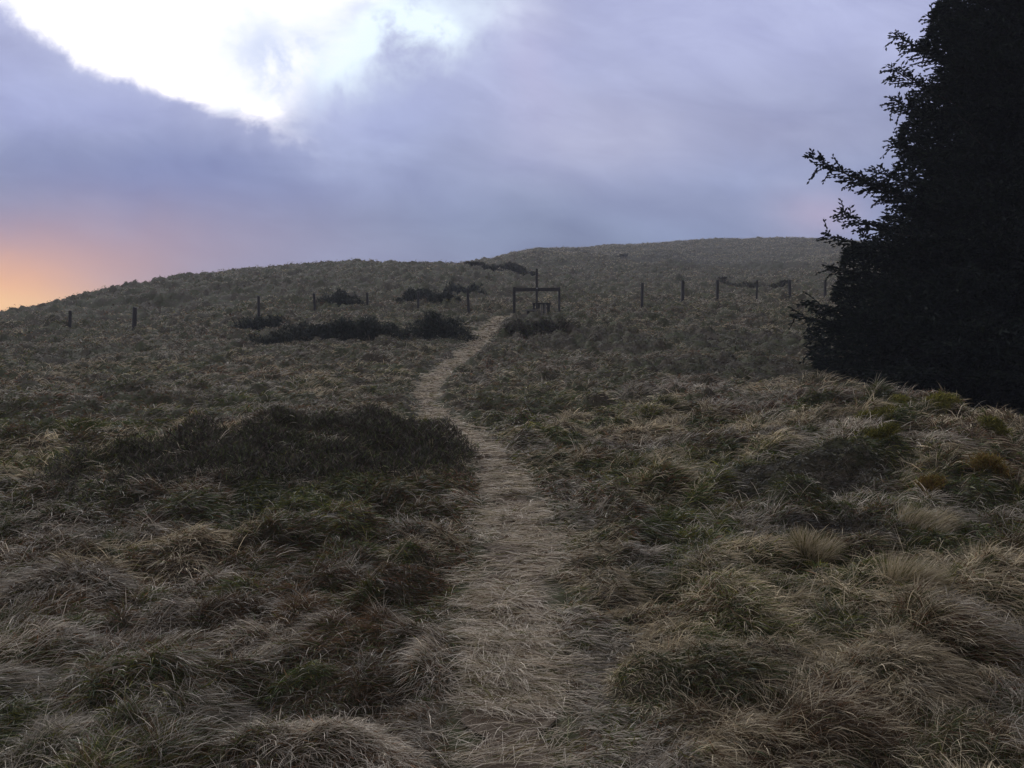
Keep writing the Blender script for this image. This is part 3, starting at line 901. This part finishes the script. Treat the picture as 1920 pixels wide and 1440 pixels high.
# the stile in the fence line
SY = 36.8
def sp(u, v): return ((u - 960) / F * SY, (720 - v) / F * SY)
st_x, _ = sp(1006, 584)
st_z = float(base_h(np.array([st_x]), np.array([SY]))[0])
stile = bpy.data.objects.new('stile', None); C.objects.link(stile)
stile.location = (st_x, SY, st_z)
tag(stile, 'dark timber stile with tall centre pole, crossbar and low slatted step', 'stile')
def sbox(name, u0, v0, u1, v1, y0, dep, mat, **kw):
    x0, z1 = sp(u0, v0); x1, z0 = sp(u1, v1)
    return box_obj(name, [((x0 + x1) / 2 - st_x, y0, (z0 + z1) / 2 - st_z, x1 - x0, dep, z1 - z0)], mat, stile, **kw)
sbox('post', 961.6, 538.5, 966.6, 592, 0, 0.11, M_WOOD)
sbox('post', 1046.5, 538.5, 1050.6, 588, 0, 0.11, M_WOOD)
sbox('top_rail', 966.7, 540, 1046.4, 546, 0.0, 0.075, M_WOOD)
sbox('pole', 1004.2, 504.5, 1008.3, 592, -0.095, 0.10, M_WOOD)
b = sbox('marker', 1005.7, 540.3, 1007.4, 542.0, -0.155, 0.018, plain('white paint', c3(0.8, 0.8, 0.78)), bev=0.003)
sbox('step_plank', 998.5, 567.2, 1032.8, 569.6, 0.28, 0.30, M_WOOD)
for u0, u1, mt in ((999.3, 1003.2, M_WOOD), (1008.5, 1012.5, M_WOOD), (1014.6, 1017.0, M_PALE), (1018.5, 1021.2, M_WOOD), (1021.9, 1024.2, M_PALE), (1025.3, 1031.4, M_WOOD)):
    sbox('slat', u0, 569.7, u1, 590, 0.15, 0.03, mt)
sbox('step_board', 983.5, 581.8, 1012.0, 584.4, -0.28, 0.26, M_PALE)
sbox('step_leg', 987.5, 584.5, 992.0, 594, -0.28, 0.10, M_WOOD)
sbox('step_leg', 1003.0, 584.5, 1007.5, 594, -0.28, 0.10, M_WOOD)

# ------------------------------------------------------------------ the spruce
TY = 18.0
TX = (2015 - 960) / F * TY
TZ = float(base_h(np.array([TX]), np.array([TY]))[0])
rt = np.random.default_rng(77)
PROF = np.array([(-620, 2012), (-300, 1890), (0, 1775), (60, 1745), (150, 1725), (250, 1712), (340, 1690), (400, 1655), (450, 1610), (520, 1592), (562, 1575), (592, 1525), (640, 1515), (690, 1562), (740, 1640), (790, 1700)], float)
def rad_at(z):
    v = 720 - z * F / TY
    return max(0.05, (2015 - np.interp(v, PROF[:, 0], PROF[:, 1])) / F * TY)
SH_r, SH_d, SH_l, SH_w = [], [], [], []
tv, tf = [], []
def tube(pts, r0, r1, sides=5):
    o = len(tv)
    n_ = len(pts)
    for k, p_ in enumerate(pts):
        d = pts[min(k + 1, n_ - 1)] - pts[max(k - 1, 0)]
        d = d / (np.linalg.norm(d) + 1e-9)
        a = np.cross(d, (0.3, 0.1, 0.95) if abs(d[2]) < 0.9 else (1, 0, 0)); a /= np.linalg.norm(a)
        b_ = np.cross(d, a)
        rr_ = r0 + (r1 - r0) * k / (n_ - 1)
        for s in range(sides):
            t = 2 * math.pi * s / sides
            tv.append(p_ + (a * math.cos(t) + b_ * math.sin(t)) * rr_)
    for k in range(n_ - 1):
        for s in range(sides):
            a, b_ = o + k * sides + s, o + k * sides + (s + 1) % sides
            tf.append((a, b_, b_ + sides)); tf.append((a, b_ + sides, a + sides))
def limb(base, tip, sag, fine=1.0, w2=1.0):
    mid = base * 0.45 + tip * 0.55 + np.array([0, 0, -sag])
    L = np.linalg.norm(tip - base)
    ts = np.linspace(0, 1, 9)
    pts = [(1 - t) ** 2 * base + 2 * t * (1 - t) * mid + t * t * tip for t in ts]
    tube(pts, 0.012 + 0.011 * L, 0.006, 5)
    dirh = tip - base; dirh[2] = 0; dirh /= np.linalg.norm(dirh) + 1e-9
    latv = np.array([-dirh[1], dirh[0], 0])
    step = 0.115 / fine
    n_ = max(4, int(L * 0.86 / step))
    for k in range(n_):
        t = 0.14 + 0.86 * (k + rt.random() * 0.6) / n_
        if t > 0.995: t = 0.995
        p = (1 - t) ** 2 * base + 2 * t * (1 - t) * mid + t * t * tip
        tan = 2 * (1 - t) * (mid - base) + 2 * t * (tip - mid); tan /= np.linalg.norm(tan) + 1e-9
        for sd in (-1, 1):
            l2 = (0.22 + 0.42 * (1 - t) * min(L, 4.0) * 0.62) * 1.15 * (0.65 + 0.6 * rt.random()) * w2
            l2 = min(l2, 1.15)
            dd = tan * 0.75 + latv * sd * (0.75 + 0.3 * rt.random()) + np.array([0, 0, -0.18 + 0.55 * (rt.random() - 0.45)])
            dd /= np.linalg.norm(dd)
            shoots(p, dd, l2, fine)
        if rt.random() < 0.5:      # hanging and rising twigs
            dd = tan * 0.6 + np.array([0, 0, -0.9 if rt.random() < 0.6 else 0.7]) + rt.normal(size=3) * 0.25
            shoots(p, dd / np.linalg.norm(dd), 0.16 + 0.3 * rt.random(), fine)
    shoots(tip - (tip - mid) * 0.05, (tip - mid) / np.linalg.norm(tip - mid), 0.22, 1.0)
def shoots(p, d, l, fine):
    n_ = max(2, int(l / (0.062 / fine)))
    k = np.arange(n_)
    t = (k + 0.6) / n_
    pp = p[None] + d[None] * (t * l)[:, None] + np.array([0, 0, -0.10])[None] * ((t * l) ** 2)[:, None]
    s = np.where(k % 2 == 0, 1.0, -1.0)[:, None]
    ax = np.cross(d, (0, 0, 1.0)); ax /= np.linalg.norm(ax) + 1e-9
    dd = d[None] * 0.85 + ax[None] * s * 0.75 + rt.normal(size=(n_, 3)) * 0.30
    SH_r.append(pp); SH_d.append(nrm(dd)); SH_l.append(0.06 + 0.075 * rt.random(n_)); SH_w.append(np.full(n_, 0.046))
    SH_r.append(p[None]); SH_d.append(d[None]); SH_l.append(np.array([l + 0.05])); SH_w.append(np.array([0.026]))
TOP = (720 + 600) / F * TY
zs = TZ + 0.25
tube([np.array([TX + 0.05 * math.sin(k), TY, TZ - 0.3 + (TOP - TZ) * k / 14]) for k in range(15)], 0.30, 0.02, 10)
while zs < TOP - 0.3:
    Rr = rad_at(zs)
    cnt = 7 + int(rt.random() * 3)
    a0 = rt.random() * 6.283
    for k in range(cnt):
        a = a0 + 6.283 * k / cnt + rt.normal() * 0.2
        lf = (0.70 + 0.30 * rt.random()) * Rr
        dirx, diry = math.cos(a), math.sin(a)
        up = (0.30 if zs > 3 else 0.10) + 0.12 * rt.normal()
        front = dirx < 0.35 and diry < 0.75
        base = np.array([TX, TY, zs - up * lf * 0.6])
        tip = np.array([TX + dirx * lf, TY + diry * lf, zs + up * lf * 0.25])
        if base[2] < TZ + 0.1: base[2] = TZ + 0.1
        gmin = float(base_h(tip[:1], tip[1:2])[0]) + 0.25
        if tip[2] < gmin: tip[2] = gmin
        limb(base, tip, 0.10 * lf, 1.0 if front else 0.6)
    zs += 0.21 + 0.10 * rt.random()
def tipped(u, v, yoff, zb_v, sag=0.4, fine=1.25, w2=1.0):
    Y = TY + yoff
    tip = np.array([(u - 960) / F * Y, Y, (720 - v) / F * Y])
    limb(np.array([TX, TY, (720 - zb_v) / F * TY]), tip, sag, fine, w2)
for a in [(1518, 290, -0.6, 430, 0.75, 1.4, 0.75), (1604, 328, 0.2, 450, 0.6), (1550, 440, 0.4, 500, 0.5), (1575, 400, -0.8, 480, 0.5), (1640, 318, -0.3, 420, 0.5),
          (1672, 268, 0.4, 350, 0.4), (1672, 186, 0.1, 300, 0.4, 1.4), (1670, 128, -0.3, 265, 0.45, 1.4), (1681, 66, 0.3, 200, 0.4, 1.4), (1746, 34, -0.2, 150, 0.3), (1765, -5, 0.3, 110, 0.3),
          (1512, 565, -0.5, 620, 0.35, 1.3), (1490, 590, 0.5, 650, 0.3, 1.2), (1530, 650, -1.0, 690, 0.2), (1560, 500, 0.3, 570, 0.4), (1575, 690, -1.2, 710, 0.1),
          (1640, 700, -2.5, 720, 0.1), (1700, 690, -3.2, 700, 0.1), (1760, 640, -3.6, 660, 0.2), (1800, 500, -3.0, 560, 0.3), (1850, 700, -3.8, 720, 0.1)]:
    tipped(*a)
m = 260000                                   # the dense inner sprays
zz = TZ + 0.3 + (TOP - TZ - 1.5) * rt.random(m) ** 1.25
RR = np.array([rad_at(z_) for z_ in np.linspace(TZ, TOP, 200)])
rr_i = np.interp(zz, np.linspace(TZ, TOP, 200), RR) * (0.15 + np.where(zz < TZ + 3.2, 0.90, 0.85) * np.sqrt(rt.random(m)))
aa = rt.random(m) * 6.283
rr_i *= 0.90 + 0.16 * np.sin(aa * 5 + zz * 2.3) + 0.10 * np.sin(zz * 7 + aa * 2)
rr_i = np.minimum(rr_i, 0.97 * np.interp(zz, np.linspace(TZ, TOP, 200), RR))
pin = np.stack([TX + np.cos(aa) * rr_i, TY + np.sin(aa) * rr_i, zz], 1)
pin[:, 2] = np.maximum(pin[:, 2], base_h(pin[:, 0], pin[:, 1]) + 0.15)
SH_r.append(pin); SH_d.append(nrm(np.stack([np.cos(aa), np.sin(aa), np.full(m, 0.1)], 1) + rt.normal(size=(m, 3)) * 0.55))
SH_l.append(0.08 + 0.14 * rt.random(m)); SH_w.append(np.full(m, 0.042))
pr, pd_, pl, pw_ = np.concatenate(SH_r), np.concatenate(SH_d), np.concatenate(SH_l), np.concatenate(SH_w)
def spindles(p, d, l, w, rng):
    """needle shoots: two crossed tapering leaves each"""
    n_ = len(p)
    a = nrm(np.cross(d, rng.normal(size=(n_, 3))))
    b_ = np.cross(d, a)
    V_ = np.zeros((n_, 6, 3), np.float32)
    mid = p + d * (l * 0.55)[:, None]
    V_[:, 0] = p; V_[:, 1] = p + d * l[:, None]
    h = (w * 0.5)[:, None]
    V_[:, 2] = mid + a * h; V_[:, 3] = mid - a * h; V_[:, 4] = mid + b_ * h; V_[:, 5] = mid - b_ * h
    f = np.array([(0, 2, 1), (0, 1, 3), (0, 4, 1), (0, 1, 5)])
    return V_.reshape(-1, 3), (np.arange(n_)[:, None, None] * 6 + f[None]).reshape(-1, 3), np.repeat(np.arange(n_), 6)
sv, sf, si = spindles(pr, pd_, pl, pw_, rt)
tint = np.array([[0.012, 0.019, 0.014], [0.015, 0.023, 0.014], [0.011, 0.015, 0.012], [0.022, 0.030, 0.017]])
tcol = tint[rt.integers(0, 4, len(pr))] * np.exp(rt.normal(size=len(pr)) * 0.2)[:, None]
tree = bpy.data.objects.new('spruce_tree', None); C.objects.link(tree)
tree.location = (TX, TY, TZ)
tag(tree, 'large dark spruce tree with upswept branches at the right edge', 'tree')
off = np.array([TX, TY, TZ])
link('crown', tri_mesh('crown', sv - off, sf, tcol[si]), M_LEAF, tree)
link('trunk', tri_mesh('trunk', np.array(tv) - off, np.array(tf), None, True), M_BARK, tree)
print('shoots', len(pr), 'path', pc[:4], [round(float(a), 2) for a in pw])

# ------------------------------------------------------------------ evening air
HAZE = 0.0010
if HAZE > 0:
    hv, hf = [], []
    zlo, zhi = -22.0, 45.0
    me = bpy.data.meshes.new('haze')
    S = 2100
    me.from_pydata([(-S, -S, zlo), (S, -S, zlo), (S, S, zlo), (-S, S, zlo), (-S, -S, zhi), (S, -S, zhi), (S, S, zhi), (-S, S, zhi)], [],
                   [(3, 2, 1, 0), (4, 5, 6, 7), (0, 1, 5, 4), (1, 2, 6, 5), (2, 3, 7, 6), (3, 0, 4, 7)])
    m, t, o_ = mat_new('evening haze')
    pvn = t.new('ShaderNodeVolumePrincipled')
    pvn.inputs['Color'].default_value = (0.80, 0.83, 0.95, 1)
    pvn.inputs['Density'].default_value = HAZE
    t.l.new(pvn.outputs[0], o_.inputs['Volume'])
    hz = link('haze', me, m)
    tag(hz, 'thin bluish evening haze over the hillside', 'haze', kind='stuff')
